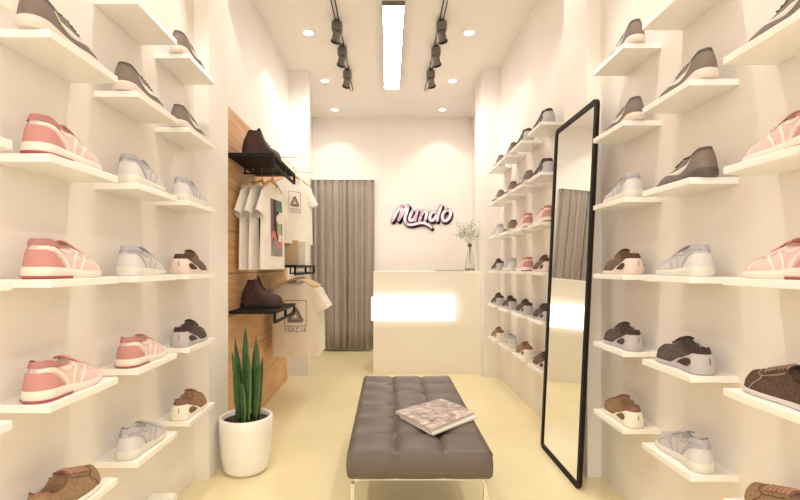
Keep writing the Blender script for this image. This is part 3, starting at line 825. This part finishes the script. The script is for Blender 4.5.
# ------------------------------------------------------------------ mirror
t = thing('floor_mirror', 'tall black-framed mirror with rounded corners leaning on the right pilaster', 'mirror', (.955, 2.308, 0))
Wm, Hm, FRW, FD = .575, 1.980, .028, .018
lean = math.atan2(1.048-.955, Hm)
M = Matrix.Rotation(lean, 4, 'Y')
def rrect(w, h, r, ins=0, n=6):
    P = []
    for cx, cz, a0 in ((w-r, r, -PI/2), (w-r, h-r, 0), (r, h-r, PI/2), (r, r, PI)):
        for k in range(n+1):
            a = a0+PI/2*k/n; rr = r-ins
            P.append((cx+rr*math.cos(a), cz+rr*math.sin(a)))
    return P
bm = bmesh.new(); O = rrect(Wm, Hm, .038); I = rrect(Wm, Hm, .038, FRW)
R4 = [[bm.verts.new((x, p[0], p[1])) for p in P] for x, P in ((0, O), (0, I), (FD, I), (FD, O))]
grid_faces(bm, R4+[R4[0]], closed=True)
bmesh.ops.transform(bm, matrix=M, verts=bm.verts)
fr = finish('frame', bm, BLACK, t, smooth=True, sharp=40)
bm = bmesh.new()
f = [bm.verts.new((.006, p[0], p[1])) for p in rrect(Wm, Hm, .038, FRW-.002)]; b = [bm.verts.new((.012, p[0], p[1])) for p in rrect(Wm, Hm, .038, FRW-.002)]
bm.faces.new(f); bm.faces.new(b[::-1])
for i in range(len(f)): bm.faces.new((f[i], f[(i+1) % len(f)], b[(i+1) % len(f)], b[i]))
bmesh.ops.transform(bm, matrix=M, verts=bm.verts)
finish('mirror_glass', bm, mat('silvered glass', (240, 240, 236), .0, metal=1), t)
t.location.z = .001

# ------------------------------------------------------------------ bench
LEATH = mat('brown grey leather', (98, 86, 79), .42, var=.03, scale=14, bump=.06)
bxm, bym = (-.158+.404)/2, (1.77+3.0)/2; BW, BL = .562, 1.235; ZT, ZB = .425, .305
t = thing('bench', 'long brown-grey leather bench with square tufted cushion and metal legs', 'bench', (bxm, bym, 0))
bm = bmesh.new(); NX, NY = 36, 72; rr = .016
def pil(u, n, p=.5):
    f = (u*n) % 1; return (abs(math.sin(PI*f)))**p
def top(u, v):
    x = (u-.5)*BW; y = (v-.5)*BL
    ex = min(u, 1-u)*BW; ey = min(v, 1-v)*BL; d = min(ex, ey)
    z = ZT
    if d < rr: z -= rr*(1-math.sqrt(max(0, 1-((rr-d)/rr)**2)))
    ins = sstep(0, .05, ex)*sstep(0, .03, ey)
    pu = pil(u, 3, .45); pv = pil(v, 6, .45)
    z -= .020*(1-pu*.55-pv*.45 if False else (1-min(pu, pv)))*(.25+.75*ins)
    bt = math.exp(-(((u*3+.5) % 1-.5)**2+((v*6+.5) % 1-.5)**2)/.02)
    z -= .010*bt*ins
    return Vector((x, y, z))
G = [[bm.verts.new(top(i/NX, j/NY)) for i in range(NX+1)] for j in range(NY+1)]
grid_faces(bm, G)
ring = [(i/NX, 0, G[0][i]) for i in range(NX+1)]+[(1, j/NY, G[j][NX]) for j in range(1, NY+1)]+[(i/NX, 1, G[NY][i]) for i in range(NX-1, -1, -1)]+[(0, j/NY, G[j][0]) for j in range(NY-1, 0, -1)]
rows = [[q[2] for q in ring]]
for k in range(1, 8):
    s = k/7; row = []
    for u, v, q in ring:
        zt = q.co.z; z = zt+(ZB-zt)*s
        bulge = .007*math.sin(PI*min(1, s*1.0))
        onx = v in (0, 1); p_ = pil(u, 3, .3) if onx else pil(v, 6, .3)
        b_ = bulge-.006*(1-p_)-(.010 if s == 1 else 0)
        nx = (-1 if u == 0 else 1 if u == 1 else 0); ny = (-1 if v == 0 else 1 if v == 1 else 0)
        l = math.hypot(nx, ny) or 1
        row.append(bm.verts.new((q.co.x+nx/l*b_, q.co.y+ny/l*b_, z)))
    rows.append(row)
grid_faces(bm, rows, closed=True); bm.faces.new(rows[-1])
finish('cushion', bm, LEATH, t, smooth=True, sharp=60)
bx('base_board', mat('bench base board', (70, 62, 56), .6), (-BW/2+.04, BW/2-.04, -BL/2+.07, BL/2-.07, ZB-.018, ZB+.004), t)
LEGM = mat('polished pale metal', (236, 228, 214), .2, metal=.6)
for sy in (-1, 1):
    bm = bmesh.new(); yy = sy*(BL/2-.05); w_ = .262; zt = ZB-.012; r_ = .035
    pts = []
    for cx, cz, a0 in ((w_-r_, zt-r_, PI/2), (w_-r_, .011+r_*.5, 0), (-w_+r_, .011+r_*.5, -PI/2), (-w_+r_, zt-r_, -PI)):
        for k in range(5):
            a = a0-PI/2*k/4; rz_ = r_ if cz > .1 else r_*.5
            pts.append((cx+r_*math.cos(a), yy, cz+rz_*math.sin(a)))
    tube(bm, pts, .0105, 8, closed=True)
    
    finish('leg', bm, LEGM, t, smooth=True)

# magazines on the bench
def quad_slab(name, pts, z0, z1, ms, parent, n=10, fn=None):
    bm = bmesh.new(); A, B, Cc, D_ = [Vector(p+(0,)) for p in pts]; V = []
    for j in range(n+1):
        row = []
        for i in range(n+1):
            p = (A.lerp(B, i/n)).lerp(D_.lerp(Cc, i/n), j/n); row.append(bm.verts.new((p.x, p.y, z1+.003*math.sin(PI*i/n))))
        V.append(row)
    for j in range(n):
        for i in range(n):
            f = bm.faces.new((V[j][i], V[j][i+1], V[j+1][i+1], V[j+1][i])); f.material_index = fn(i/n, j/n) if fn else 0
    rg = [V[0][i] for i in range(n+1)]+[V[j][n] for j in range(1, n+1)]+[V[n][i] for i in range(n-1, -1, -1)]+[V[j][0] for j in range(n-1, 0, -1)]
    lo = [bm.verts.new((q.co.x, q.co.y, z0)) for q in rg]
    for i in range(len(rg)):
        f = bm.faces.new((rg[i], rg[(i+1) % len(rg)], lo[(i+1) % len(lo)], lo[i])); f.material_index = len(ms)-1
    bm.faces.new(lo[::-1]).material_index = len(ms)-1
    return finish(name, bm, ms, parent)
pm = mat('magazine paper', (232, 226, 214), .6)
def cover_mat():
    m = bpy.data.materials.new('photo cover'); m.use_nodes = True; nt = m.node_tree; b = nt.nodes['Principled BSDF']
    b.inputs['Roughness'].default_value = .35
    tc = nt.nodes.new('ShaderNodeTexCoord'); nz = nt.nodes.new('ShaderNodeTexNoise'); nz.inputs['Scale'].default_value = 17; nz.inputs['Detail'].default_value = 3; nz.inputs['Distortion'].default_value = 1.2
    rp = nt.nodes.new('ShaderNodeValToRGB'); cr = rp.color_ramp
    cr.elements[0].position = .30; cr.elements[0].color = lin((96, 82, 80)); cr.elements[1].position = .72; cr.elements[1].color = lin((226, 218, 208))
    for p, c in ((.40, (146, 128, 122)), (.48, (176, 160, 152)), (.53, (184, 154, 144)), (.60, (206, 194, 184))):
        e = cr.elements.new(p); e.color = lin(c)
    nt.links.new(tc.outputs['Object'], nz.inputs['Vector']); nt.links.new(nz.outputs['Fac'], rp.inputs['Fac']); nt.links.new(rp.outputs['Color'], b.inputs['Base Color'])
    return m
cvr = [cover_mat()]
pat = lambda i, j: 0
mp = [(.033, 2.165), (.18, 1.915), (.404, 2.15), (.273, 2.375)]
cx = sum(p[0] for p in mp)/4; cy = sum(p[1] for p in mp)/4
def loc_pts(P): return [(p[0]-cx, p[1]-cy) for p in P]
t1 = thing('magazine', 'open white-paged magazine lying directly on the bench under another', 'magazine', (cx, cy, ZT+.0008), 0, 'magazines on the bench')
q2 = [(.055, 2.135), (.185, 1.905), (.412, 2.125), (.30, 2.33)]
quad_slab('pages', loc_pts(q2), 0, .008, [pm, pm], t1, fn=lambda i, j: 0)
t2 = thing('magazine', 'magazine with mauve and rose photo cover lying on top on the bench', 'magazine', (cx, cy, ZT+.0125), 0, 'magazines on the bench')
quad_slab('pages', loc_pts(mp), 0, .005, [pm, pm], t2)
quad_slab('cover', loc_pts(mp), .0085, .0095, cvr, t2, n=18, fn=pat)

# ------------------------------------------------------------------ plant
pc = (-.788, 2.555, 0)
t = thing('plant_pot', 'smooth round white plant pot on the floor beside the left pilaster', 'plant pot', pc)
bm = bmesh.new(); lathe(bm, [(0, 0.0005), (.095, 0.0005), (.112, .008), (.124, .03), (.136, .12), (.143, .24), (.144, .297), (.140, .303), (.130, .303), (.126, .297), (.125, .20), (0, .20)], 48)
finish('pot', bm, mat('white ceramic', (250, 246, 236), .25), t, smooth=True, sharp=60)
t2 = thing('snake_plant', 'green snake plant with upright sword leaves growing in the white pot', 'plant', (pc[0], pc[1], .2005))
bm = bmesh.new(); lathe(bm, [(0, 0), (.124, 0), (.1245, .075), (.06, .082), (0, .084)], 32)
finish('soil', bm, mat('dark soil', (58, 44, 34), .95, var=.3, scale=90, bump=.8), t2, smooth=True)
LEAFG = mat('deep green leaf', (52, 92, 44), .45, rgb2=(34, 68, 34), scale=18); LEAFE = mat('yellow green leaf edge', (112, 136, 70), .5)
leaves = [(-.005, .0, .52, -.01, .03, .024), (.03, .01, .46, .05, .0, .022), (-.035, .02, .44, -.075, .02, .022), (.012, -.035, .36, .03, -.03, .024), (-.03, -.035, .33, -.04, -.03, .022),
          (.05, -.02, .33, .075, -.02, .020), (-.055, .0, .37, -.05, -.01, .018), (.035, .045, .40, .03, .05, .022), (-.015, .05, .38, -.03, .06, .02), (.058, .02, .34, .06, .03, .018), (0, -.06, .22, .005, -.06, .017)]
for k, (x, y, h, tx, ty, w) in enumerate(leaves):
    bm = bmesh.new(); rows = []; n = 14; a = random.uniform(-.7, .7)
    for i in range(n+1):
        u = i/n; ww = w*tab([(0, .62), (.35, 1), (.7, .8), (.9, .4), (1, .02)], u)
        px_ = x+tx*.45*u**1.6; py_ = y+ty*u**1.6*.5; z = .078+h*u; aa = a+.5*u
        c_, s_ = math.cos(aa), math.sin(aa)
        row = []
        for q, dy in ((-1, .010), (-.72, .004), (0, -.006), (.72, .004), (1, .010)):
            row.append(bm.verts.new((px_+q*ww*c_-dy*s_, py_+q*ww*s_+dy*c_, z)))
        rows.append(row)
    for A, B in zip(rows, rows[1:]):
        for q in range(4):
            bm.faces.new((A[q], A[q+1], B[q+1], B[q])).material_index = 1 if q in (0, 3) else 0
    o = finish('leaf', bm, [LEAFG, LEAFE], t2, smooth=True, sharp=180)
    md = o.modifiers.new('thickness', 'SOLIDIFY'); md.thickness = .003

# low white box on the floor under the left shelves
t = thing('shoe_box', 'white lidded box on the floor under the left wall shelves', 'box', (-.967, 1.83, 0.0005))
bx('box_body', mat('white card', (246, 238, 224), .7), (-.050, .050, -.16, .16, 0, .12), t)
bx('lid', SHELF, (-.053, .053, -.163, .163, .108, .146), t, bevel=.002)
